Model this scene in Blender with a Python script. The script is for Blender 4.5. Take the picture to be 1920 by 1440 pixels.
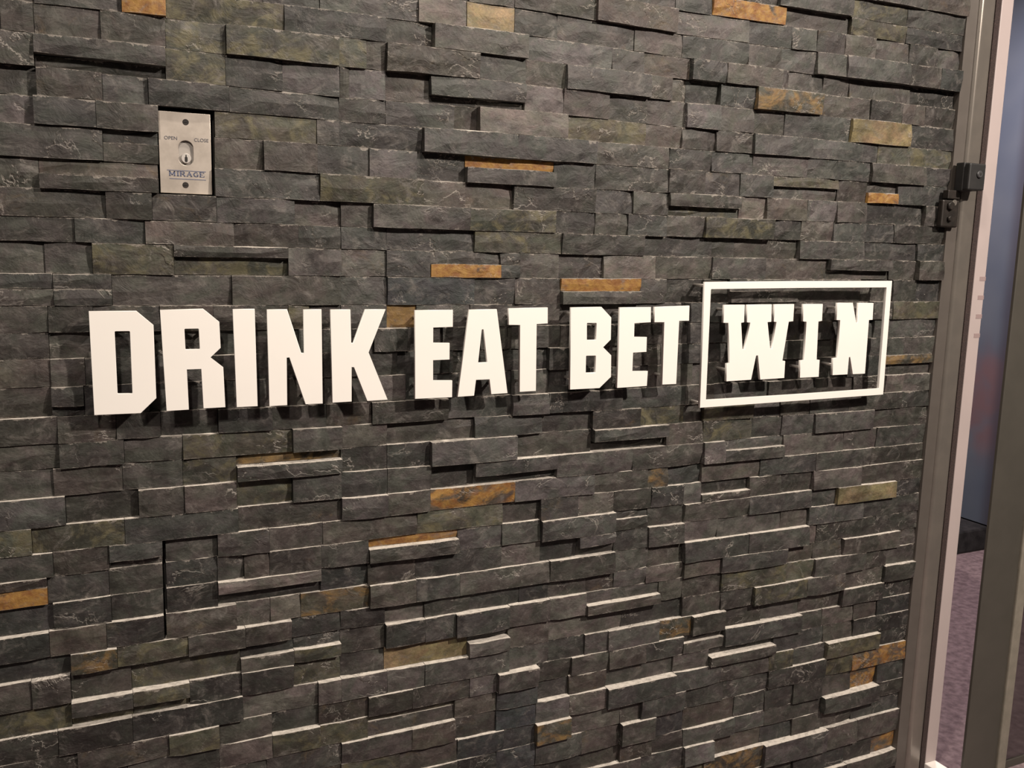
import bpy, bmesh, math, random
from mathutils import Matrix, Vector
random.seed(7)
S = bpy.context.scene
for o in list(bpy.data.objects): bpy.data.objects.remove(o)
COL = S.collection

# ------------------------------------------------------------------ camera
H, D, FPX = 1.19, 1.36, 1682.83           # eye height, distance to the stone faces (plane y=0), focal length in px
CR = Vector((0.91045313, -0.4129463, 0.02346193))
CU = Vector((0.0418063, 0.14831079, 0.98805675))
CF = Vector((0.41149403, 0.8985985, -0.15229378))
CAM = Vector((0, -D, H))
cd = bpy.data.cameras.new('camera'); cam = bpy.data.objects.new('camera', cd); COL.objects.link(cam)
cd.sensor_width = 36; cd.lens = FPX / 1920 * 36; cd.clip_start = 0.02
M3 = Matrix((CR, CU, -CF)).transposed()
cam.matrix_world = Matrix.Translation(CAM) @ M3.to_4x4()
S.camera = cam
S.view_settings.view_transform = 'Standard'; S.view_settings.look = 'None'
S.view_settings.gamma = 1; S.view_settings.use_curve_mapping = False
S.view_settings.exposure = -0.28

# ------------------------------------------------------------------ light
W = bpy.data.worlds.new('world'); S.world = W; W.use_nodes = True
bg = W.node_tree.nodes['Background']; bg.inputs[0].default_value = (1.0, 0.89, 0.80, 1); bg.inputs[1].default_value = 0.06
def lamp(name, loc, target, power, radius, color, angle=None):
    l = bpy.data.lights.new(name, 'SPOT' if angle else 'POINT'); l.energy = power; l.color = color; l.shadow_soft_size = radius
    if angle: l.spot_size = math.radians(angle); l.spot_blend = 1.0
    o = bpy.data.objects.new(name, l); COL.objects.link(o); o.location = loc
    o.rotation_euler = (Vector(target) - Vector(loc)).to_track_quat('-Z', 'Y').to_euler()
    return o
lamp('spot_light', (1.98, -2.07, 2.65), (0.95, 0, 0.75), 530, 0.05, (1.0, 0.885, 0.775), 100)
lamp('spot_light', (0.55, -0.62, 2.65), (0.6, -.2, 0.6), 115, 0.06, (1.0, 0.88, 0.76), 120)  # unseen lamp added close to the wall to brighten the stone ledges
lamp('spot_light', (-0.35, -2.2, 2.65), (0.15, 0, 0.85), 150, 0.07, (1.0, 0.885, 0.775), 95)  # fill lamp added at the left so the letters look evenly bright
lamp('far_room_downlight', (2.55, 0.75, 2.6), (2.75, 0.8, 0), 190, 0.1, (1.0, 0.84, 0.86), 130)

# ------------------------------------------------------------------ helpers
def ray(px, py):
    d = CR * ((px - 960) / FPX) - CU * ((py - 720) / FPX) + CF
    return d / d.y
def at(px, py, y=0.0):                      # the point of the plane y=const seen in a pixel
    return CAM + ray(px, py) * (D + y)
def tag(o, label=None, cat=None, group=None, kind=None):
    if label: o['label'] = label
    if cat: o['category'] = cat
    if group: o['group'] = group
    if kind: o['kind'] = kind
    return o
def empty(name, loc):
    o = bpy.data.objects.new(name, None); COL.objects.link(o); o.location = loc; o.empty_display_size = 0.02; return o
def link(name, me, mat, parent=None, loc=None):
    o = bpy.data.objects.new(name, me); COL.objects.link(o)
    if mat: me.materials.clear(); me.materials.append(mat)
    if loc is not None: o.location = loc
    if parent:
        o.parent = parent
        w = Vector((0, 0, 0)); q = parent
        while q: w += q.location; q = q.parent
        o.location = (Vector(loc) if loc is not None else Vector((0, 0, 0))) - w
    return o
def box_mesh(name, lo, hi, bevel=0.0, origin=(0, 0, 0), seg=2):
    bm = bmesh.new(); bmesh.ops.create_cube(bm, size=1)
    o = Vector(origin)
    for v in bm.verts:
        v.co = Vector([lo[i] + (v.co[i] + .5) * (hi[i] - lo[i]) for i in range(3)]) - o
    if bevel: bmesh.ops.bevel(bm, geom=bm.edges[:], offset=bevel, segments=seg, affect='EDGES', profile=.5)
    me = bpy.data.meshes.new(name); bm.to_mesh(me); bm.free(); return me
def box(name, lo, hi, mat, parent=None, bevel=0.0, seg=2):
    c = [(lo[i] + hi[i]) / 2 for i in range(3)]
    return link(name, box_mesh(name, lo, hi, bevel, c, seg), mat, parent, c)
def cyl(name, a, b, r, mat, parent=None, n=14, r2=None, bevel=0):
    a, b = Vector(a), Vector(b); c = (a + b) / 2
    bm = bmesh.new()
    bmesh.ops.create_cone(bm, cap_ends=True, segments=n, radius1=r, radius2=r if r2 is None else r2, depth=(b - a).length)
    if bevel: bmesh.ops.bevel(bm, geom=[e for e in bm.edges if len([f for f in e.link_faces if len(f.verts) > 4])], offset=bevel, segments=2, affect='EDGES')
    rot = (b - a).to_track_quat('Z', 'Y').to_matrix().to_4x4()
    bmesh.ops.transform(bm, matrix=rot, verts=bm.verts)
    me = bpy.data.meshes.new(name); bm.to_mesh(me); bm.free()
    for p in me.polygons: p.use_smooth = len(p.vertices) == 4
    return link(name, me, mat, parent, c)

# ------------------------------------------------------------------ materials
def mat(name, color=(.5, .5, .5), rough=.5, metal=0.0, spec=.5):
    m = bpy.data.materials.new(name); m.use_nodes = True
    b = m.node_tree.nodes['Principled BSDF']
    b.inputs['Base Color'].default_value = (*color, 1); b.inputs['Roughness'].default_value = rough
    b.inputs['Metallic'].default_value = metal; b.inputs['Specular IOR Level'].default_value = spec
    return m
class NT:
    def __init__(s, m): s.t = m.node_tree; s.b = s.t.nodes['Principled BSDF']
    def n(s, kind, **kw):
        x = s.t.nodes.new(kind)
        for k, v in kw.items():
            if k in x.inputs.keys(): s.put(x, k, v)
            else: setattr(x, k, v)
        return x
    def put(s, node, key, v):
        if isinstance(v, bpy.types.NodeSocket): s.t.links.new(v, node.inputs[key])
        else: node.inputs[key].default_value = v
    def math(s, op, a, b=0.0, clamp=False):
        x = s.t.nodes.new('ShaderNodeMath'); x.operation = op; x.use_clamp = clamp
        s.put(x, 0, a); s.put(x, 1, b); return x.outputs[0]
    def ramp(s, v, lo, hi, a=0.0, b=1.0):
        x = s.t.nodes.new('ShaderNodeMapRange'); x.interpolation_type = 'SMOOTHSTEP'
        s.put(x, 0, v); s.put(x, 1, lo); s.put(x, 2, hi); s.put(x, 3, a); s.put(x, 4, b); return x.outputs[0]
    def mix(s, f, a, b, mode='MIX'):
        x = s.t.nodes.new('ShaderNodeMix'); x.data_type = 'RGBA'; x.blend_type = mode
        s.put(x, 0, f); s.put(x, 6, a); s.put(x, 7, b); return x.outputs[2]
    def noise(s, vec, scale, detail=4, rough=.55, w=None, dist=0.0):
        x = s.t.nodes.new('ShaderNodeTexNoise'); x.noise_dimensions = '4D' if w is not None else '3D'
        s.put(x, 'Vector', vec); s.put(x, 'Scale', scale); s.put(x, 'Detail', detail); s.put(x, 'Roughness', rough); s.put(x, 'Distortion', dist)
        if w is not None: s.put(x, 'W', w)
        return x.outputs[0]

def make_stone():
    m = mat('split_slate', rough=.62, spec=.35); k = NT(m)
    pos = k.n('ShaderNodeNewGeometry').outputs['Position']
    tint = k.n('ShaderNodeAttribute', attribute_name='tint').outputs['Color']
    seed = k.n('ShaderNodeAttribute', attribute_name='seed').outputs['Fac']
    rust = k.n('ShaderNodeAttribute', attribute_name='rust').outputs['Fac']
    lit_top = k.n('ShaderNodeAttribute', attribute_name='lit_top').outputs['Fac']
    # stretch a little along the wall, like bedding
    mp = k.n('ShaderNodeMapping'); k.put(mp, 'Vector', pos); mp.inputs['Scale'].default_value = (.9, 1, 1.1); v = mp.outputs[0]
    n1 = k.noise(v, 14, 4, .55, seed, .6)
    n2 = k.noise(v, 60, 5, .6, seed)
    n3 = k.noise(v, 330, 3, .6, seed)
    shade = k.math('MULTIPLY', k.ramp(n1, .28, .72, .58, 1.42), k.math('MULTIPLY', k.ramp(n2, .25, .75, .66, 1.34), k.ramp(n3, .2, .8, .78, 1.22)))
    sh = k.n('ShaderNodeCombineColor'); [k.put(sh, i, shade) for i in range(3)]
    col = k.mix(1.0, tint, sh.outputs[0], 'MULTIPLY')
    nh = k.noise(v, 22, 4, .6, k.math('ADD', seed, 13.0), .9)
    col = k.mix(k.ramp(nh, .38, .62), k.mix(1.0, col, (.93, 1.0, .90, 1), 'MULTIPLY'), k.mix(1.0, col, (1.09, .98, 1.0, 1), 'MULTIPLY'))
    # rust and ochre staining
    nr = k.noise(v, 26, 5, .62, k.math('ADD', seed, 5.3), 1.2)
    rm = k.math('MULTIPLY', k.ramp(k.math('ADD', nr, k.math('MULTIPLY', rust, .36)), .60, .80), k.ramp(rust, .02, .25))
    nro = k.noise(v, 90, 4, .65, k.math('ADD', seed, 9.1))
    och = k.mix(k.ramp(nro, .35, .68), (.245, .135, .034, 1), (.150, .062, .018, 1))
    olive = k.mix(k.ramp(nro, .35, .7), (.074, .067, .037, 1), (.100, .088, .050, 1))
    rc = k.mix(k.n('ShaderNodeAttribute', attribute_name='olive').outputs['Fac'], och, olive)
    col = k.mix(rm, col, rc)
    # pale scuffs and thin calcite-like veins
    ns = k.noise(v, 27, 7, .76, k.math('ADD', seed, 2.7), 1.5)
    col = k.mix(k.math('MULTIPLY', k.ramp(ns, .50, .72), .70), col, (.125, .113, .103, 1))
    nv = k.noise(v, 15, 5, .62, k.math('ADD', seed, 1.1), .5)
    vein = k.math('SUBTRACT', 1.0, k.ramp(k.math('ABSOLUTE', k.math('SUBTRACT', nv, .5)), .0, .013))
    vm = k.ramp(k.noise(v, 11, 2, .5, k.math('ADD', seed, 3.9)), .53, .66)
    col = k.mix(k.math('MULTIPLY', k.math('MULTIPLY', vein, vm), .55), col, (.26, .235, .21, 1))
    # chipped arrises along the top and bottom of each face
    top = k.n('ShaderNodeAttribute', attribute_name='top_gap').outputs['Fac']
    bot = k.n('ShaderNodeAttribute', attribute_name='bottom_gap').outputs['Fac']
    ne = k.noise(v, 75, 5, .7, k.math('ADD', seed, 21.0))
    wd = k.ramp(ne, .46, .80, .0001, .0060)
    chip = k.math('MAXIMUM', k.math('LESS_THAN', top, wd), k.math('MULTIPLY', k.math('LESS_THAN', bot, k.math('MULTIPLY', wd, .6)), .6))
    col = k.mix(k.math('MULTIPLY', chip, .65), col, (.23, .205, .18, 1))
    # top faces painted paler for the overhead light, with some stone dust
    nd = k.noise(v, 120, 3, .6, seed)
    col = k.mix(k.math('MULTIPLY', lit_top, k.ramp(nd, .25, .6, .55, 1.0)), col, (.58, .535, .48, 1))
    k.put(k.b, 'Base Color', col)
    k.put(k.b, 'Roughness', k.ramp(n2, .2, .8, .5, .75))
    # cleft relief
    nb = k.noise(v, 30, 6, .62, k.math('ADD', seed, 7.7), .8)
    step = k.ramp(k.noise(v, 15, 5, .62, k.math('ADD', seed, 1.1), .5), .485, .515)
    hgt = k.math('ADD', k.math('MULTIPLY', nb, .9), k.math('MULTIPLY', k.math('MULTIPLY', step, vm), .35))
    hgt = k.math('ADD', hgt, k.math('MULTIPLY', n3, .06))
    bp = k.n('ShaderNodeBump'); k.put(bp, 'Strength', .7); k.put(bp, 'Distance', .006); k.put(bp, 'Height', hgt)
    k.put(k.b, 'Normal', bp.outputs[0])
    return m
STONE = make_stone()
def noisy(name, c1, c2, scale, rough=.6, metal=0.0, bump=0.0, detail=4, spec=.5):
    m = mat(name, c1, rough, metal, spec); k = NT(m)
    pos = k.n('ShaderNodeNewGeometry').outputs['Position']
    n = k.noise(pos, scale, detail, .6)
    k.put(k.b, 'Base Color', k.mix(k.ramp(n, .3, .7), (*c1, 1), (*c2, 1)))
    if bump:
        bp = k.n('ShaderNodeBump'); k.put(bp, 'Strength', bump); k.put(bp, 'Distance', .004); k.put(bp, 'Height', n); k.put(k.b, 'Normal', bp.outputs[0])
    return m
MORTAR = noisy('dark_backing_board', (.012, .011, .010), (.020, .018, .016), 60, .9)
ACRYL = noisy('white_acrylic', (.76, .73, .69), (.74, .715, .675), 8, .26)
STUDM = mat('satin_stud_metal', (.62, .58, .54), .35, .8)
STEEL = noisy('brushed_stainless', (.56, .50, .44), (.44, .39, .34), 35, .36, .55)
DARKHOLE = mat('dark_hole', (.01, .009, .008), .8)
INK = mat('dark_ink', (.06, .06, .075), .6)
BLUEINK = mat('blue_grey_ink', (.07, .085, .15), .6)
BRONZE = noisy('painted_metal_taupe', (.20, .18, .16), (.23, .205, .18), 20, .27, .55)
TAUPE = noisy('taupe_metal_dull', (.088, .076, .067), (.10, .087, .077), 20, .5, .2)
BRUSH = noisy('brown_brush_seal', (.05, .030, .026), (.016, .010, .010), 500, .9, bump=.6)
WHITE = noisy('white_painted_metal', (.40, .335, .325), (.38, .32, .31), 10, .45)
BLACK = noisy('black_painted_steel', (.009, .009, .009), (.015, .014, .014), 60, .55)
DBROWN = noisy('dark_brown_steel', (.011, .009, .007), (.024, .018, .015), 80, .5, .3)
POSTM = noisy('grey_brown_aluminium', (.058, .053, .044), (.066, .060, .050), 14, .55, .15)
BEAD = noisy('beige_bead', (.21, .19, .155), (.17, .155, .125), 40, .5)
CARPET = noisy('mauve_carpet', (.30, .225, .235), (.15, .105, .115), 45, .95, bump=.25, detail=10)
BLACKFAB = noisy('black_carpeted_platform', (.010, .010, .011), (.035, .034, .036), 25, .9, bump=.6)
GLASS = mat('door_glass', (.30, .30, .28), .03); GLASS.node_tree.nodes['Principled BSDF'].inputs['Transmission Weight'].default_value = 1
def make_banner():
    m = mat('printed_banner', rough=.5); k = NT(m)
    pos = k.n('ShaderNodeNewGeometry').outputs['Position']
    sep = k.n('ShaderNodeSeparateXYZ'); k.put(sep, 0, pos)
    n = k.noise(pos, 3.0, 2, .5)
    c = k.mix(k.ramp(n, .35, .65), (.15, .185, .245, 1), (.20, .235, .285, 1))
    z = sep.outputs[2]
    band = k.math('MULTIPLY', k.ramp(z, .30, .50), k.math('SUBTRACT', 1.0, k.ramp(z, .72, .92)))
    red = k.math('MULTIPLY', band, k.ramp(k.noise(pos, 5.0, 2, .5), .36, .56))
    c = k.mix(red, c, (.27, .175, .19, 1))
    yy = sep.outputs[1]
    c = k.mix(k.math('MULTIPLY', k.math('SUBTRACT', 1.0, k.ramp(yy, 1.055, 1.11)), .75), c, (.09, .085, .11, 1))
    k.put(k.b, 'Base Color', c); return m
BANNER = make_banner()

# ------------------------------------------------------------------ room shell
floor = box('floor', (-3, -4, -.05), (5.5, 4, 0), CARPET); tag(floor, 'mauve mottled carpet floor', 'floor', kind='structure')
XE = 1.1835 * D                                # right end of the stone
wall = empty('wall_back', (0.4, .02, 0)); tag(wall, 'wall clad in stacked grey split slate ledger stone', 'wall', kind='structure')
PX0, PX1 = at(299, 285).x - .001, at(402, 285).x + .0005   # switch opening
def rowx(px, y): return at(px, y).x
# measured row edges (height of each course edge, by course number)
BT = {-16: [None, None, None, None, -44], -15: [None, None, None, -50, -8], -14: [None, None, None, -12, 30], -13: [None, None, -35, 24, 63],
-12:[None,-30,12,70,103],-11:[-55,20,60,110,147],-10:[0,70,107,150,180],-9:[57,128,153,192,220],-8:[115,187,200,240,267],-7:[172,227,252,280,302],-6:[225,273,300,320,338],-5:[290,328,350,363,377],-4:[347,380,395,405,417],-3:[402,425,435,445,453],-2:[447,467,475,483,487],-1:[512,518,523,523,523],0:[572,572,572,568,565],1:[623,617,612,605,599],2:[670,660,657,645,635],3:[725,707,697,683,668],4:[783,757,742,723,707],5:[838,797,778,760,741],6:[887,842,815,792,770],7:[942,885,860,833,805],8:[997,933,902,873,843],9:[1048,975,940,908,875],10:[1093,1015,980,947,911],11:[1148,1060,1020,980,940],12:[1200,1103,1063,1015,972],13:[1248,1148,1100,1053,1007],14:[1285,1182,1133,1083,1040],15:[1340,1230,1175,1120,1070],16:[1387,1273,1217,1157,1100],17:[1437,1315,1257,1193,1130],18:[None,1352,1292,1227,1163],19:[None,1392,1325,1257,1195],20:[None,1433,1367,1293,1220],21:[None,None,1402,1330,1255],22:[None,None,1443,1370,1292],23:[None,None,None,1400,1320],24:[None,None,None,1435,1350],25:[None]*4+[1390],26:[None]*4+[1425]}
XS = [0, 640, 960, 1280, 1600]
EDGE = {}
for kk, ys in BT.items():
    pts = [(at(x, y).x, at(x, y).z) for x, y in zip(XS, ys) if y is not None]
    mean = sum(p[1] for p in pts) / len(pts)
    EDGE[kk] = (mean, [(x, mean * .55 + z * .45) for x, z in pts])
EDGE[27] = (EDGE[26][0] - .039, [(0, EDGE[26][0] - .039)])
EDGE[28] = (.0, [(0, .0)])
for j in range(17, 24): EDGE[-j] = (EDGE[-16][0] + .039 * (j - 16), [(0, EDGE[-16][0] + .039 * (j - 16))])
def ez(kk, x):
    p = EDGE[kk][1]
    if x <= p[0][0]: return p[0][1]
    for (xa, za), (xb, zb) in zip(p, p[1:]):
        if x <= xb: return za + (zb - za) * (x - xa) / (xb - xa)
    return p[-1][1]
# courses: joint, stone code, joint ...   colour letter + depth letter; a/b = course split into upper/lower stone; _ = gap
ROWS = {
-16: "1560 gp 1640 gp 1735 wp 1816",
-15: "1400 g 1460 gp 1595 v 1700 g 1813",
-14: "1060 g 1117 g 1190 w 1267 g 1337 om 1473 gr 1595 v 1700 k 1812",
-13: "800 g 880 g 965 g 1117 wp 1267 l 1405 g 1487 g 1532 w 1585 g 1640 w 1705 k 1758 w 1810",
-12: "600 g 785 l 875 Y 965 g 1045 w 1190 l 1280 g 1333 g 1405 g 1468 gr 1532 gm 1585 gp 1702 wp 1760 kp 1810",
-11: "-60 g 62 g 227 op 310 v 533 gm 723 gr 812 gp 988 l 1148 g 1207 w 1295 gp 1360 gp 1463 w 1480 gr 1547 gR 1597 wr 1710 kR 1804",
-10: "-60 g 0 gm 63 w 188 wm 310 v 423 vp 635 v 687 g 723 wp 897 gm 985 gn 1062 gp 1218 g 1262 wr 1290 gr 1352 g 1417 qp 1540 w 1633 g 1693 w 1735 g 1798",
-9: "-60 g 63 gp/kR@60 310 v 423 g 530 l 637 w 655 l 723 wr 806 gp/kr@72 984 l 1057 lm 1142 gn 1215 wr 1287 lm 1350 g 1413 gr 1472 g 1595 Yp 1705 k 1792",
-8: "-60 gr 68 wm 192 gn 278 km 430 g 636 g 724 g 853 wr 897 lp 1062 v 1212 wn 1280 w 1343 g 1412 gp 1520 g 1645 v 1788",
-7: "-60 ln 63 gp 180 gp 297 _ 403 v 595 g 637 kr 793 gp 968 gp 1117 g 1255 g 1335 g 1412 l 1514 g 1570 g 1633 gm 1736 k 1785",
-6: "-60 gm 193 gn/g@40 297 _ 403 gn 494 gm 595 g 692 l 783 gr 874 or/gp@42 1040 gn 1117 g 1253 wm 1320 w 1388 g 1450 v/gr@45 1573 wr 1629 gr/o@50 1685 k 1782",
-5: "-60 g 73 w/gp@50 297 _ 403 gm 599 vp 793 w 873 wr 963 gm 1117 gn 1187 g 1253 gp/vr@58 1387 l 1437 w 1514 l 1568 l 1624 kr 1735 k 1775",
-4: "-60 w 198 gm 285 w 406 l 553 lr 640 gn 698 lp 880 vm 1041 k 1117 g 1178 g 1250 g 1321 vp 1448 g 1502 l 1563 g 1623 kn 1677 k 1772",
-3: "-60 g 140 g 272 wm 439 w 560 gn 640 g 726 gn 890 v 1053 gm 1208 kr 1338 gr 1380 gr 1500 g 1620 kr 1720 k 1768",
-2: "-60 gr 83 gr 173 vm 326 gp/vr@38 540 lm 640 w 725 g 807 gn/om@48 938 g/gm@48 975 w 1049 wr 1131 l 1230 g 1336 g 1437 wn 1553 gp/wr@55 1668 g 1718 gp 1766",
-1: "-60 k/gm@48 100 k/gm@48 210 g 435 gm 639 g 726 bm 889 g 965 w 1051 om/gp@50 1200 g 1251 kr 1320 g 1367 gm/wp@52 1493 w 1613 gr 1673 g 1717 k 1763",
0: "-60 g 90 g 175 w 300 w 400 g 540 v 580 w 640 w 726 y 780 g 880 g 960 g 1050 gr 1170 gn 1285 g 1400 g 1510 w 1600 g 1672 vm 1762",
1: "-60 g 92 gn 180 g 290 gr 380 gr 480 gn 560 g 650 g 700 gp 762 g 830 g 905 g 960 g 1050 gm 1110 g 1200 gn 1290 g 1380 g 1470 w 1560 gr 1640 g 1758",
2: "-60 w 95 l 160 g 270 gr 385 w 470 gr 560 g 655 g 745 gn 850 g 930 gn 1027 kp 1075 g 1150 gn 1240 g 1330 wn 1425 g 1520 gr 1610 g 1695 g 1754",
3: "-60 w 97 gp/k@65 158 k 280 gr 390 w 500 wr 590 gn 690 l 760 gn 860 gr 960 g 1030 g 1110 gn 1215 g 1300 gr 1400 kr 1500 gr 1590 g 1655 qm/wr@45 1753",
4: "-60 w 108 wm 218 gm 301 gr 409 gm 510 g 612 w 697 gm 840 gn 959 lp 1028 gm 1165 g 1285 g 1340 gn 1440 w 1530 gn 1600 w 1660 l 1695 l 1744",
5: "-60 g 111 gm 233 g 343 v 548 gp 640 l 726 gr 890 g 1017 kn 1110 wm 1200 v 1282 wn 1319 v 1413 gn 1465 wn 1520 g 1592 g 1690 g 1738",
6: "-60 gn 100 gn 230 gn 343 vn 444 qr/gp@40 640 kn 726 g 806 lP 967 gr 1110 gp/kR@55 1250 l 1319 v 1412 gn 1467 g 1526 lm 1636 g 1736",
7: "-60 gm 123 kR 260 gm 346 lm 444 vr 549 gm 640 g 726 gm 808 gr 889 gp/kr@62 1043 lm 1186 g 1318 lp 1357 gn/gp@45 1469 l 1582 l 1643 g 1731",
8: "-60 vm 60 v 234 gm 447 wn 640 lp 726 gm 806 Qm 965 l 1114 g 1215 q 1253 kr 1316 w 1425 g 1528 gm 1633 g 1727",
9: "-60 g 100 g 205 gm/kr@68 305 _ 311 gr 408 wm 505 w 605 g 783 v 943 gr 1013 wm 1084 l 1151 g 1222 g 1283 l 1315 kr/gm@60 1405 g 1465 g 1523 lp 1611 g 1723",
10: "-60 w/o@35 89 gn 205 gr 306 _ 312 gn 408 gn 458 w 505 wm 602 g 691 or/gp@40 859 l 941 g 1013 gp 1152 gr/g@40 1216 gn 1283 gm 1403 gm 1520 g 1566 Yp 1676 k 1721",
11: "-60 kr 100 k 209 gn 307 _ 313 kn 409 lp/kr@48 602 bn 690 wn 779 gn 941 ln 1014 kr 1083 lp/kr@52 1152 gn 1215 gm 1281 l 1345 l 1463 gn 1515 gm 1617 k 1715",
12: "-60 km 93 wm 200 wm 308 _ 312 w 444 lr 508 lr 565 qr 693 gm 780 gm 861 gm 1030 gm 1152 gn 1215 gn 1280 gp 1400 gp 1512 l 1530 g 1640 g 1710",
13: "-60 kr 133 qp 220 vm 353 gm 460 wm 547 kr 640 kr 723 lr 797 gn 883 gr 975 kr 1030 gr 1100 wr 1152 l 1212 l 1281 lm 1350 gp 1471 wn 1525 w 1578 gp 1684 w 1707",
14: "-60 wm 60 gm 133 gr 247 vR 452 kR/g@48 552 kR/v@48 640 gr 723 km 797 g 854 gp 954 wm 1031 lm 1099 lr/gp@55 1236 gn 1281 g 1352 v 1473 v 1525 gp 1620 gm 1660 w 1704",
15: "-60 vn 135 gp/vr@58 250 vp/vr@58 356 g 453 gm 551 vR 640 gR 722 Yr 878 kr/lp@38 954 l 1030 lr 1168 kR 1281 gn 1352 g 1411 vp 1510 wp 1580 g 1654 kp 1704",
16: "-60 km 110 km 249 km 456 lr 597 lm 640 lm 726 lm 796 gm 954 gn 1030 gn 1097 l 1140 lm 1236 q 1296 gp 1357 gr 1430 gr 1500 wr 1577 gm 1654 g 1701",
17: "-60 k 146 wm 317 vp 411 gn 511 gr 598 w 690 gm 773 w 880 l 931 lP 1006 gn 1072 g 1141 gm 1210 gm 1281 kr/g@40 1357 gp 1500 g 1542 l 1600 w 1644 k 1699",
18: "100 k 240 g 411 lm 511 vm 601 v 690 vR/wr@35 853 g 930 bm 1006 kR 1067 w 1137 wr 1263 l 1328 kr/gP@40 1450 g 1545 gn 1600 k 1697",
19: "360 g 500 w 640 lm 771 wp 853 wn 930 b 1003 lm 1066 lm 1135 gP 1263 gm 1350 gm 1440 vm 1485 g 1546 vp 1645 k 1696",
20: "480 g 560 w 640 v 750 w 857 bm 944 b 1002 qP 1067 l 1162 g 1200 gp 1282 g 1355 g 1440 gm 1546 v 1597 Qm 1694",
21: "600 w 730 g 857 k 930 b 1003 gm 1090 w 1162 gp 1226 b 1281 wn 1377 g 1434 w 1486 gm 1540 wn 1597 Qr 1645 k 1693",
22: "760 g 880 b 1003 k 1090 gr 1162 w 1222 w 1280 gm 1377 gn 1434 gn 1540 gP 1643 g 1691",
23: "860 g 1003 gm 1110 w 1200 g 1280 lp 1335 wr 1428 kr 1486 gn 1540 gn 1600 gr 1690",
24: "980 g 1110 w 1200 v 1317 qm 1429 lP 1546 lm 1606 lm 1688",
25: "1100 g 1240 v 1330 k 1430 kr 1487 k 1584 kn 1638 Qr 1685",
26: "1180 v 1300 k 1400 g 1487 gp 1584 gp 1684",
27: "1250 g 1400 v 1530 w 1683",
}
TINT = {'g': (.0480, .0460, .0425), 'b': (.036, .0385, .041), 'w': (.052, .0465, .0425), 'l': (.078, .071, .068), 'o': (.050, .043, .036),
        'y': (.055, .049, .036), 'q': (.050, .046, .035), 'Q': (.055, .045, .036), 'Y': (.21, .162, .088), 'v': (.054, .052, .040), 'k': (.031, .0300, .0285)}
RUST = {'o': (1.0, 0.0), 'y': (.92, .45), 'q': (.44, .5), 'Q': (.56, .0), 'v': (.36, 1.0), 'w': (.10, .6)}
DEPTH = {'P': .012, 'p': .0078, 'm': .0036, 'n': -.0034, 'r': -.006, 'R': -.0085}
YB = .020
def stone_geo(x0, x1, zb0, zb1, zt0, zt1, d, rnd):
    """one split stone: rough front face on a straight block; returns verts, faces, top-face flags"""
    nx = 5 if (x1 - x0) > .07 else 4
    nz = 3
    V, F, T, G = [], [], [], []
    tilt = rnd.uniform(-.0012, .0012); lean = rnd.uniform(-.0012, .0012)
    for j in range(nz):
        v = j / (nz - 1)
        for i in range(nx):
            u = i / (nx - 1)
            edge = (j in (0, nz - 1)) or i in (0, nx - 1)
            x = x0 + (x1 - x0) * u; z = (zb0 + (zb1 - zb0) * u) * (1 - v) + (zt0 + (zt1 - zt0) * u) * v
            if 0 < i < nx - 1: x += rnd.uniform(-.12, .12) * (x1 - x0) / nx
            if 0 < j < nz - 1: z += rnd.uniform(-.004, .004)
            z += rnd.uniform(-.0006, .0006) if edge else 0
            y = -d + tilt * (u - .5) * 2 + lean * (v - .5) * 2 + (rnd.uniform(-.0005, .0009) if edge else rnd.uniform(-.0022, .0004))
            if i in (0, nx - 1) and j in (0, nz - 1) and rnd.random() < .35: y += rnd.uniform(.001, .004)
            V.append((x, y, z)); hh = zt0 - zb0; G.append(((1 - v) * hh, v * hh))
    for j in range(nz - 1):
        for i in range(nx - 1):
            a = j * nx + i; F.append((a, a + 1, a + nx + 1, a + nx)); T.append(0)
    loop = [i for i in range(nx)] + [j * nx + nx - 1 for j in range(1, nz)] + [(nz - 1) * nx + i for i in range(nx - 2, -1, -1)] + [j * nx for j in range(nz - 2, 0, -1)]
    # back ring only at the four corners
    c = [0, nx - 1, nz * nx - 1, (nz - 1) * nx]
    bk = len(V)
    for q in c: V.append((V[q][0], YB, V[q][2])); G.append((1, 1))
    F.append(tuple([bk, bk + 1] + [i for i in range(nx - 1, -1, -1)])); T.append(0)                               # underside
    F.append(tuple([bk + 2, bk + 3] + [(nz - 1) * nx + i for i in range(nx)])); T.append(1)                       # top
    F.append(tuple([bk + 1, bk + 2] + [j * nx + nx - 1 for j in range(nz - 1, -1, -1)])); T.append(0)             # right end
    F.append(tuple([bk + 3, bk] + [j * nx for j in range(nz)])); T.append(0)                                       # left end
    return V, F, T, G
def stone_mesh(items, origin=(0, 0, 0)):
    V, F = [], []; tint, seed, rust, olive, lit_top, tg, bg_ = [], [], [], [], [], [], []
    ox, oy, oz = origin
    for (v, f, t, gp, tc, sd, ru, ol) in items:
        b = len(V); V += [(p[0] - ox, p[1] - oy, p[2] - oz) for p in v]; F += [tuple(b + q for q in ff) for ff in f]
        for ff, tt in zip(f, t):
            for q in ff: tg.append(gp[q][0] if len(ff) == 4 else 1.0); bg_.append(gp[q][1] if len(ff) == 4 else 1.0); lit_top.append(float(tt)); tint.append((*tc, 1)); seed.append(sd); rust.append(ru); olive.append(ol)
    me = bpy.data.meshes.new('stone'); me.from_pydata(V, [], F)
    a = me.attributes.new('tint', 'FLOAT_COLOR', 'CORNER'); a.data.foreach_set('color', [c for t in tint for c in t])
    for nme, arr in (('seed', seed), ('rust', rust), ('olive', olive), ('lit_top', lit_top), ('top_gap', tg), ('bottom_gap', bg_)):
        a = me.attributes.new(nme, 'FLOAT', 'CORNER'); a.data.foreach_set('value', arr)
    me.update(); return me
STONES = []                                   # (pixel area, item, centre)
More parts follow.
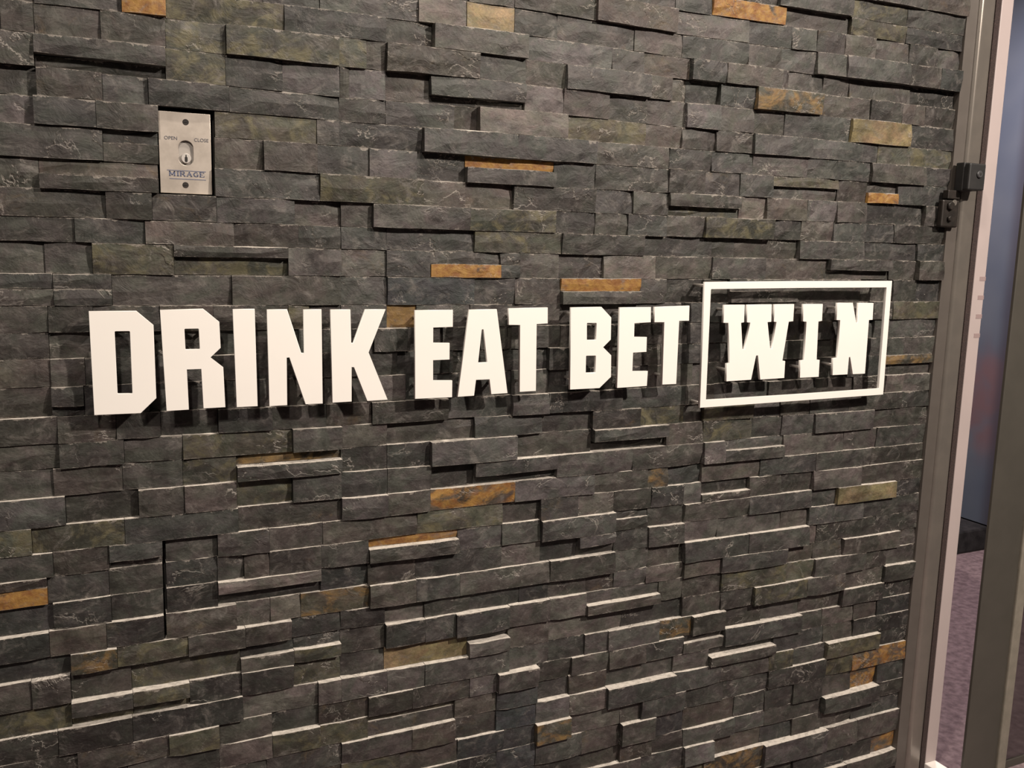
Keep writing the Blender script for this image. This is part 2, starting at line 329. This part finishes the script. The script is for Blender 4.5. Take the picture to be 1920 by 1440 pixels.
def add_stone(x0, x1, kk, fr0, fr1, code, rnd, visible=True, area=None):
    g = .0003
    def zz(x, f):                              # f: 0 = top edge of the course, 1 = bottom edge
        a, b = ez(kk, x), ez(kk + 1, x); return a + (b - a) * f
    cl = code[0]; dl = code[1] if len(code) > 1 else ''
    d = DEPTH.get(dl, 0) + rnd.uniform(-.0018, .0018) + (rnd.uniform(-.0018, .0018) if dl == '' else 0)
    xa, xb = x0 + g, x1 - g
    geo = stone_geo(xa, xb, zz(xa, fr1) + g, zz(xb, fr1) + g, zz(xa, fr0) - g, zz(xb, fr0) - g, d, rnd)
    f = rnd.uniform(.52, .93); hue = rnd.uniform(-.05, .05)
    t = TINT[cl]; tc = (t[0] * f * (1 + hue), t[1] * f, t[2] * f * (1 - hue))
    ru, ol = RUST.get(cl, (0, 0))
    item = (*geo, tc, rnd.uniform(0, 60), ru, ol)
    c = ((x0 + x1) / 2, 0, (zz(xa, fr0) + zz(xa, fr1)) / 2)
    STONES.append((area if area is not None else 0, item, c))
rnd = random.Random(11)
PANEL = (725, 726, 1117, 1152)
for kk, txt in ROWS.items():
    tk = txt.split(); js = [float(q) for q in tk[0::2]]; cs = tk[1::2]
    mid = (EDGE[kk][0] + EDGE[kk + 1][0]) / 2
    def jx(px):
        # pixel column of a joint, taken at this course's height on the wall
        y = 700.0
        for _ in range(6):
            p = at(px, y); y += (p.z - mid) * 1180 / max(.3, 1.0)
        return at(px, y).x
    xs = [jx(px) for px in js]
    xs[-1] = XE
    for i, c in enumerate(cs):
        if c == '_' or xs[i + 1] - xs[i] < .004: continue
        vis = 1 if js[i + 1] > 0 and js[i] < 1920 else 0
        w = (min(js[i + 1], 1920) - max(js[i], 0)); hh = 1100 * abs(EDGE[kk][0] - EDGE[kk + 1][0])
        if '/' in c:
            a, b = c.split('/'); fr = .5
            if '@' in b: b, q = b.split('@'); fr = float(q) / 100
            add_stone(xs[i], xs[i + 1], kk, 0, fr, a, rnd, area=w * hh * fr * vis)
            add_stone(xs[i], xs[i + 1], kk, fr, 1, b, rnd, area=w * hh * (1 - fr) * vis)
        else:
            add_stone(xs[i], xs[i + 1], kk, 0, 1, c, rnd, area=w * hh * vis)
    # the same course carries on beyond the picture's left edge
    x = xs[0]
    while x > -.95:
        w = rnd.uniform(.07, .2); add_stone(x - w, x, kk, 0, 1, rnd.choice('gggwkv') + rnd.choice(['', '', 'm', 'n', 'p', 'r']), rnd); x -= w
for kk in range(-23, -16):
    x = XE
    while x > -.95:
        w = rnd.uniform(.07, .2); add_stone(x - w, x, kk, 0, 1, rnd.choice('gggwkvl') + rnd.choice(['', '', 'm', 'n', 'p', 'r']), rnd); x -= w
STONES.sort(key=lambda s: -s[0])
for ar, it, c in STONES[:300]:
    link('stone', stone_mesh([it], c), STONE, wall, c)
rest = link('small_stones', stone_mesh([s[1] for s in STONES[300:]]), STONE, wall, (0, 0, 0)); rest['kind'] = 'stuff'
# backing board, with an opening behind the key switch
zt, zb_ = at(350, 203).z, at(350, 364).z
ZTOP = EDGE[-23][0]
for nme, lo, hi in (('backing_board', (-1.1, YB, 0), (PX0, .07, ZTOP)), ('backing_board', (PX1, YB, 0), (XE, .07, ZTOP)),
                    ('backing_board', (PX0, YB, 0), (PX1, .07, zb_)), ('backing_board', (PX0, YB, zt), (PX1, .07, ZTOP)), ('backing_board', (PX0, .055, zb_), (PX1, .07, zt))):
    box(nme, lo, hi, MORTAR, wall)

# ------------------------------------------------------------------ sign letters
YF, TH = -.036, .006
def round_poly(P, r=.0012, n=3):
    out = []
    L = len(P)
    for i in range(L):
        p, a, b = Vector(P[i]), Vector(P[i - 1]), Vector(P[(i + 1) % L])
        u, v = (a - p), (b - p); k = min(r, .4 * u.length, .4 * v.length)
        s, e = p + u.normalized() * k, p + v.normalized() * k
        for j in range(n):
            t = j / (n - 1); q = (1 - t) ** 2 * s + 2 * t * (1 - t) * p + t * t * e; out.append((q.x, q.y))
    return out
def plate_mesh(name, outer, holes, origin, th, bevel=.0004):
    cu = bpy.data.curves.new(name, 'CURVE'); cu.dimensions = '2D'; cu.fill_mode = 'BOTH'; cu.extrude = th / 2 - bevel; cu.bevel_depth = bevel; cu.bevel_resolution = 1
    cu.offset = -bevel
    for P in [outer] + holes:
        sp = cu.splines.new('POLY'); sp.points.add(len(P) - 1); sp.use_cyclic_u = True
        for pt, q in zip(sp.points, P): pt.co = (q[0] - origin[0], q[1] - origin[2], 0, 1)
    tmp = bpy.data.objects.new(name, cu); COL.objects.link(tmp)
    dg = bpy.context.evaluated_depsgraph_get(); dg.update()
    me = bpy.data.meshes.new_from_object(tmp.evaluated_get(dg)); bpy.data.objects.remove(tmp)
    me.transform(Matrix.Rotation(math.radians(90), 4, 'X'))
    return me
def xz(P, y=YF): return [(lambda q: (q.x, q.z))(at(a, b, y)) for a, b in P]
def letter(name, label, outer, holes, studs, group):
    O = xz(outer); Hh = [round_poly(xz(h)) for h in holes]
    cx = sum(p[0] for p in O) / len(O); cz = sum(p[1] for p in O) / len(O)
    org = (cx, YF + TH / 2, cz)
    o = link(name, plate_mesh(name, O, Hh, org, TH), ACRYL, None, org)
    tag(o, label, 'sign letter' if name != 'sign_frame' else 'sign frame', group)
    for (sx, sy) in studs:
        p = at(sx, sy, YF)
        cyl('mounting_stud', (p.x, YF + TH, p.z), (p.x, .014, p.z), .0028, STUDM, o, 12)
    return o
g1 = 'raised sign letters'
letter('letter_d', 'white raised block letter D with angled corners, first letter of DRINK',
 [(166.4,583.4),(255.6,583),(287.8,609.5),(293.2,746.6),(264,774.8),(176.6,778.6)], [[(215,621.3),(243.4,621),(248.3,737.8),(220.5,738.4)]], [(190,605),(270,650),(197,755)], g1)
letter('letter_r', 'white raised block letter R between D and I in DRINK',
 [(300.2,581.1),(381.1,579),(411.1,603.3),(413.9,652.2),(394.7,670.2),(418.6,688.6),(422.8,763.6),(381.4,766),(377.2,692),(350.6,692.8),(354.4,768.1),(312.2,771)],
 [[(345.8,616.7),(372.5,616.3),(374.7,654.5),(347.8,655.3)]], [(322,603),(392,620),(332,750)], g1)
letter('letter_i', 'white raised plain bar letter I between R and N in DRINK', [(436.7,579.7),(477.5,579.2),(483.3,761.7),(443.7,763.7)], [], [(458,603),(464,742)], g1)
letter('letter_n', 'white raised sans block letter N between I and K in DRINK',
 [(500.8,580.3),(538.3,580),(565,662),(570.5,662),(569.2,580.3),(602.8,580),(605.3,756.7),(573,758.3),(542.5,670.3),(537.8,670.7),(538.7,759.7),(505,762)], [], [(518,604),(586,603),(522,742),(590,735)], g1)
letter('letter_k', 'white raised block letter K ending the word DRINK',
 [(620,580.3),(657,580.3),(658.7,643),(662.5,643.3),(685,580),(723,580),(691.3,660.8),(727,749.5),(688.7,752),(663.7,688.7),(659.5,688.3),(659.5,753),(623.3,755.3)], [], [(636,604),(640,735),(698,598)], g1)
letter('letter_e', 'white raised block letter E beginning the word EAT',
 [(778.5,581.6),(849.3,581.1),(849.3,612.9),(812.5,614.3),(812.2,642.8),(843.1,643.1),(843.1,674.2),(812.2,675.5),(812.1,713.4),(848.1,713.4),(847.9,744.9),(778.2,748.1)], [], [(790,598),(790,728)], g1)
letter('letter_a', 'white raised block letter A with triangular opening in EAT',
 [(880.3,580.7),(931.6,579.7),(951.8,737.2),(921.1,739.4),(917.9,711.4),(892.7,712.4),(889.1,742),(858.1,744.3)], [[(903.6,617.6),(906.6,617.6),(913.6,679.3),(896.6,680.3)]], [(890,598),(874,725),(934,722)], g1)
letter('letter_t', 'white raised block letter T ending the word EAT',
 [(954,578.2),(1027.2,576.5),(1027.2,606.4),(1006.5,607.8),(1005,733.1),(974.4,735),(975.1,609.6),(954,609.3)], [], [(966,594),(986,718)], g1)
letter('letter_b', 'white raised block letter B with two square openings beginning BET',
 [(1071.2,576.5),(1127.9,575.5),(1146.2,595.2),(1145.5,636.6),(1131.1,651.1),(1146.2,666.2),(1145.8,706.5),(1124.1,727.8),(1068.8,730.6)],
 [[(1100.7,605.7),(1118.8,605.7),(1117.6,637.3),(1100.5,637.6)],[(1099.1,667.2),(1117.3,666.9),(1116.6,698.5),(1098.4,699.2)]], [(1080,590),(1078,712),(1132,612)], g1)
letter('letter_e', 'white raised block letter E in the middle of the word BET',
 [(1163,576.5),(1220.7,575.8),(1220.4,604.3),(1189.8,606.1),(1189.1,631.7),(1213,632),(1212.3,659.8),(1187.2,661.3),(1185.8,696),(1214.8,695.7),(1213,723.8),(1157,727.6)], [], [(1172,589),(1167,709)], g1)
letter('letter_t', 'white raised block letter T ending the word BET',
 [(1228.2,575.5),(1292.9,573.1),(1292.1,601.5),(1273.7,601.8),(1268.1,719.9),(1241.8,721.3),(1245.6,604.3),(1227,604.3)], [], [(1240,589),(1250,706)], g1)
letter('letter_w', 'white raised slab-serif letter W inside the rectangular frame',
 [(1358.5,571.8),(1396.7,571.3),(1395.3,604.4),(1389.8,605.4),(1392.4,654.6),(1396.4,655),(1406.8,605.1),(1400.5,604.4),(1401.6,571.3),(1447.4,570.7),(1446.4,603.5),(1439.4,604.1),(1444.3,653.5),(1447.9,653.5),(1455.9,603.8),(1451,603.3),(1452.9,570.7),(1489.3,570.2),(1487.5,602.3),(1479.2,603.3),(1467.2,675.9),(1472.4,677),(1470.6,708.8),(1425.5,711.9),(1421.1,666.6),(1418,666.6),(1408.5,712.1),(1362,715.2),(1363,681.7),(1368.8,680.1),(1365.6,605.6),(1356.3,605.4)], [],
 [(1368,582),(1371,695),(1464,688),(1480,582)], g1)
letter('letter_i', 'white raised slab-serif letter I inside the rectangular frame',
 [(1506.9,570.2),(1543,569.9),(1541.5,601.7),(1534.7,603),(1531.3,674.2),(1537,674.9),(1535.2,706.7),(1500,708.5),(1501.4,675.9),(1508.4,674.9),(1512.3,603.5),(1505.8,602.8)], [], [(1515,580),(1509,690)], g1)
letter('letter_n', 'white raised slab-serif letter N inside the rectangular frame',
 [(1570.8,567.9),(1599.3,567.9),(1605.5,605.6),(1608.6,604.6),(1610.4,567.9),(1638.1,568.1),(1636.3,599.6),(1629.5,600.2),(1622,700.6),(1599.1,701.7),(1594.1,669.7),(1592,669.7),(1589.2,702),(1561,703.5),(1562.8,671.8),(1570.6,670.7),(1575.3,600.4),(1568.5,600.2)], [], [(1577,578),(1569,685),(1626,580)], g1)
letter('sign_frame', 'white thin rectangular outline frame around the word WIN',
 [(1322.2,528.8),(1500,527),(1672.9,526.5),(1656,739.8),(1490,752),(1312.3,764.8)], [[(1333.3,542.3),(1500,540),(1662.5,539),(1647.9,728.5),(1490,739.5),(1323.8,749.9)]],
 [(1327,536),(1667,533),(1652,734),(1318,757)], None)

# ------------------------------------------------------------------ key switch plate (sunk in the stone)
YP = .008
def P(px, py, y=YP): return at(px, py, y)
kx0, kx1 = P(298.5, 285).x, P(396, 285).x
kz1, kz0 = P(348, 211).z, P(348, 363).z
ks = empty('key_switch', ((kx0 + kx1) / 2, YP + .01, (kz0 + kz1) / 2)); tag(ks, 'brushed steel key switch plate sunk between the stones', 'switch')
box('wall_box', (kx0 + .008, YP + .0062, kz0 + .008), (kx1 - .008, .055, kz1 - .008), BLACK, ks)
for py in (229, 347):
    p = P(348, py); s = cyl('screw', (p.x, YP - .0006, p.z), (p.x, YP + .002, p.z), .0042, DBROWN, ks, 16, bevel=.0004)
    box('screw_slot', (p.x - .0024, YP - .0012, p.z - .0004), (p.x + .0024, YP - .0009, p.z + .0004), DARKHOLE, s)
# oblong cylinder guard and lock cylinder
pc, pt = P(349, 297), P(349, 277)
def oblong(name, cx, za, zb, r, y0, y1, m, parent):
    pts = [(cx + r * math.cos(math.pi * i / 12), zb + r * math.sin(math.pi * i / 12)) for i in range(13)] + [(cx + r * math.cos(math.pi + math.pi * i / 12), za + r * math.sin(math.pi + math.pi * i / 12)) for i in range(13)]
    org = (cx, (y0 + y1) / 2, (za + zb) / 2)
    return link(name, plate_mesh(name, pts, [], org, abs(y1 - y0), .0003), m, parent, org)
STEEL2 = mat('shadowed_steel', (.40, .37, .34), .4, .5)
def ob_pts(cx, za, zb, r): return [(cx + r * math.cos(math.pi * i / 12), zb + r * math.sin(math.pi * i / 12)) for i in range(13)] + [(cx + r * math.cos(math.pi + math.pi * i / 12), za + r * math.sin(math.pi + math.pi * i / 12)) for i in range(13)]
po = ((kx0 + kx1) / 2, YP + .0015, (kz0 + kz1) / 2)
link('face_plate', plate_mesh('face_plate', [(kx0, kz0), (kx1, kz0), (kx1, kz1), (kx0, kz1)], [ob_pts(pc.x, pc.z, pt.z, .0098)], po, .003, .0005), STEEL, ks, po)
gd = oblong('cylinder_recess', pc.x, pc.z, pt.z, .0115, YP + .0045, YP + .006, STEEL2, ks)
lc = cyl('lock_cylinder', (pc.x, YP - .001, pc.z), (pc.x, YP + .005, pc.z), .0068, mat('bright_lock_steel', (.66, .62, .58), .3, .5), ks, 28, bevel=.0006)
oblong('keyhole', pc.x, pc.z - .0032, pc.z + .0005, .0019, YP - .0014, YP - .0009, DARKHOLE, lc)
box('keyway', (pc.x - .0007, YP - .0014, pc.z), (pc.x + .0007, YP - .0009, pc.z + .0048), DARKHOLE, lc)
def text(body, px, py, w, h, m, parent, name, y):
    cu = bpy.data.curves.new(name, 'FONT'); cu.body = body; cu.align_x = 'CENTER'; cu.align_y = 'CENTER'; cu.size = 1; cu.extrude = .01
    t = bpy.data.objects.new(name, cu); COL.objects.link(t); dg = bpy.context.evaluated_depsgraph_get(); dg.update()
    me = bpy.data.meshes.new_from_object(t.evaluated_get(dg)); bpy.data.objects.remove(t)
    xs = [v.co.x for v in me.vertices]; ys = [v.co.y for v in me.vertices]
    c = P(px, py)
    for v in me.vertices:
        v.co = ((v.co.x - (min(xs) + max(xs)) / 2) / (max(xs) - min(xs)) * w, v.co.z * .02, (v.co.y - (min(ys) + max(ys)) / 2) / (max(ys) - min(ys)) * h)
    return link(name, me, m, parent, (c.x, y, c.z))
sx = (kx1 - kx0) / 97.5
text('OPEN', 320, 258.5, 24 * sx, 6.5 * sx, INK, ks, 'open_lettering', YP - .0002)
text('CLOSE', 377.5, 263, 27 * sx, 6.5 * sx, INK, ks, 'close_lettering', YP - .0002)
def serif_word(px, py, w, h):
    gl = {'M': [(0,0,0,1,.22),(0,1,.5,.15,.2),(.5,.15,1,1,.2),(1,0,1,1,.26),(-.15,0,.2,0,.12),(.8,0,1.18,0,.12),(-.15,1,.1,1,.12),(.9,1,1.18,1,.12)],
          'I': [(.15,0,.15,1,.26),(-.1,0,.4,0,.12),(-.1,1,.4,1,.12)],
          'R': [(0,0,0,1,.26),(0,1,.6,1,.14),(.6,1,.78,.75,.2),(.78,.75,.6,.5,.2),(.6,.5,0,.5,.14),(.4,.5,.85,0,.22),(-.18,0,.2,0,.12),(.7,0,1,0,.12),(-.18,1,0,1,.12)],
          'A': [(0,0,.45,1,.14),(.45,1,.9,0,.24),(.18,.35,.72,.35,.12),(-.15,0,.2,0,.12),(.7,0,1.08,0,.12)],
          'G': [(.85,.8,.5,1,.16),(.5,1,.15,.85,.2),(.15,.85,0,.5,.24),(0,.5,.15,.15,.24),(.15,.15,.5,0,.2),(.5,0,.85,.12,.16),(.85,.0,.85,.45,.22),(.6,.45,1.0,.45,.12)],
          'E': [(0,0,0,1,.26),(-.18,1,.75,1,.13),(0,.5,.5,.5,.13),(-.18,0,.8,0,.13),(.75,.8,.75,1,.12),(.8,0,.8,.22,.12)]}
    adv = {'M': 1.55, 'I': .75, 'R': 1.35, 'A': 1.4, 'G': 1.4, 'E': 1.1}
    V, F = [], []; x = 0; tot = sum(adv[c] for c in 'MIRAGE') - .25
    kx = w / tot
    for ch in 'MIRAGE':
        for (x0, y0, x1, y1, t) in gl[ch]:
            a = Vector((x + x0, y0)); b = Vector((x + x1, y1)); d = (b - a).normalized(); nn = Vector((-d.y, d.x)) * t / 2
            bb = len(V)
            for q in (a - d * .04 - nn, b + d * .04 - nn, b + d * .04 + nn, a - d * .04 + nn): V.append(((q.x - tot / 2) * kx, 0, (q.y - .5) * h))
            F.append((bb, bb + 1, bb + 2, bb + 3))
        x += adv[ch]
    me = bpy.data.meshes.new('maker_lettering'); me.from_pydata(V, [], F); c = P(px, py)
    return link('maker_lettering', me, BLUEINK, ks, (c.x, YP - .0004, c.z))
serif_word(351, 326.5, 65 * sx, 8.5 * sx)
for py, pxa, pxb in ((318.5, 313, 386), (334.5, 318, 386)):
    a = P(pxa, py); b = P(pxb, py); box('maker_rule', (a.x, YP - .0003, a.z - .0004), (b.x, YP, a.z + .0004), BLUEINK, ks)

# ------------------------------------------------------------------ roll-down grille guide and jamb at the end of the stone
XL, XSL, XW0, XW1 = 1.2055 * D, 1.2395 * D, 1.2505 * D, 1.2760 * D
ZT = 2.55
tag(box('trim_1', (XE, -.004, 0), (XL, .07, ZT), TAUPE), 'dull taupe metal strip where the slate ends', 'trim', kind='structure')
tag(box('trim_2', (XL, -.010, 0), (XSL, .07, ZT), BRONZE, bevel=.0095, seg=6), 'taupe metal grille guide rail with rounded edges', 'trim', kind='structure')
tag(box('trim_3', (XSL, -.0075, 0), (XW0, .07, ZT), BRUSH), 'dark brown brush seal in the guide rail slot', 'trim', kind='structure')
j = tag(box('trim_4', (XW0, -.009, 0.02), (XW1, .07, ZT), WHITE, bevel=.0015), 'white painted metal jamb strip beside the brush seal', 'trim', kind='structure')
for py in (522.5, 557.5, 592.5, 628):
    q = at(1840, py); box('slot', (XW1 - .018, -.0095, q.z - .0045), (XW1 + .0002, -.0085, q.z + .0045), mat('pinkish_slot', (.27, .20, .195), .6), j)
tag(box('trim_5', (XW0, -.30, 0), (XW1, .07, .02), mat('overlit_white_metal', (.8, .76, .72), .4), bevel=.002), 'white metal threshold bar on the carpet at the jamb foot', 'trim', kind='structure')  # lighter than the jamb white: overhead light put into the colour
# black latch block on the guide rail and bracket below it
def quad_box(name, pts, y0, y1, m, parent, bevel=.002):
    a = [at(px, py, y0) for px, py in pts]
    lo = (min(p.x for p in a), y0, min(p.z for p in a)); hi = (max(p.x for p in a), y1, max(p.z for p in a))
    return box(name, lo, hi, m, parent, bevel)
lb = empty('guide_latch', at(1830, 335, -.02)); tag(lb, 'black steel latch block on the grille guide rail', 'latch')
quad_box('housing', [(1820, 305), (1845, 358)], -.042, -.010, BLACK, lb, .003)
quad_box('side_plate', [(1809, 304), (1821, 359)], -.030, -.010, BLACK, lb, .002)
q = at(1836, 327, -.042)
bo = cyl('bolt', (q.x, -.0455, q.z), (q.x, -.041, q.z), .0075, mat('dull_bolt_steel', (.10, .10, .105), .4, .6), lb, 20, bevel=.0012)
cyl('bolt_socket', (q.x, -.0458, q.z), (q.x, -.0452, q.z), .003, DARKHOLE, bo, 6)
bk = empty('latch_bracket', at(1785, 395, -.01)); tag(bk, 'dark brown steel bracket with bolts below the latch block', 'bracket')
quad_box('top_arm', [(1779, 356), (1800, 374)], -.018, -.004, DBROWN, bk, .0015)
quad_box('back_plate', [(1769, 374), (1795, 427)], -.017, -.004, DBROWN, bk, .003)
for px, py, r in ((1781, 386, .009), (1779, 410, .006)):
    q = at(px, py, -.017); b_ = cyl('bolt', (q.x, -.023, q.z), (q.x, -.016, q.z), r, DBROWN, bk, 6, bevel=.001)
q = at(1789, 380, -.017); cyl('washer', (q.x, -.019, q.z), (q.x, -.0165, q.z), .006, mat('worn_zinc', (.20, .18, .16), .4, .6), bk, 16)

# ------------------------------------------------------------------ glass door stile beyond the opening, far room
YD = -.073; XP0, XP1, XB1 = 1.3565 * (D + YD), 1.4420 * (D + YD), 1.4640 * (D + YD)
dr = empty('door_1', (XP0, YD, 0)); tag(dr, 'grey-brown aluminium glass door with beige glazing bead', 'door', kind='structure')
box('stile', (XP0, YD, 0), (XP1, YD + .007, ZT - .05), POSTM, dr, .0015)
box('glazing_bead', (XP1, YD - .006, 0), (XB1, YD + .012, ZT - .2), BEAD, dr, .003)
box('glass_pane', (XB1, YD + .0, .02), (XB1 + .75, YD + .008, ZT - .2), GLASS, dr)
box('bottom_rail', (XB1, YD - .002, 0), (XB1 + .75, YD + .010, .02), POSTM, dr, .0015)
X0 = 3.26
bp_ = box('stage_platform', (2.2, 1.05, 0), (4.2, 2.4, .098), BLACKFAB, None, .01); tag(bp_, 'low black carpeted platform on the mauve carpet', 'platform')
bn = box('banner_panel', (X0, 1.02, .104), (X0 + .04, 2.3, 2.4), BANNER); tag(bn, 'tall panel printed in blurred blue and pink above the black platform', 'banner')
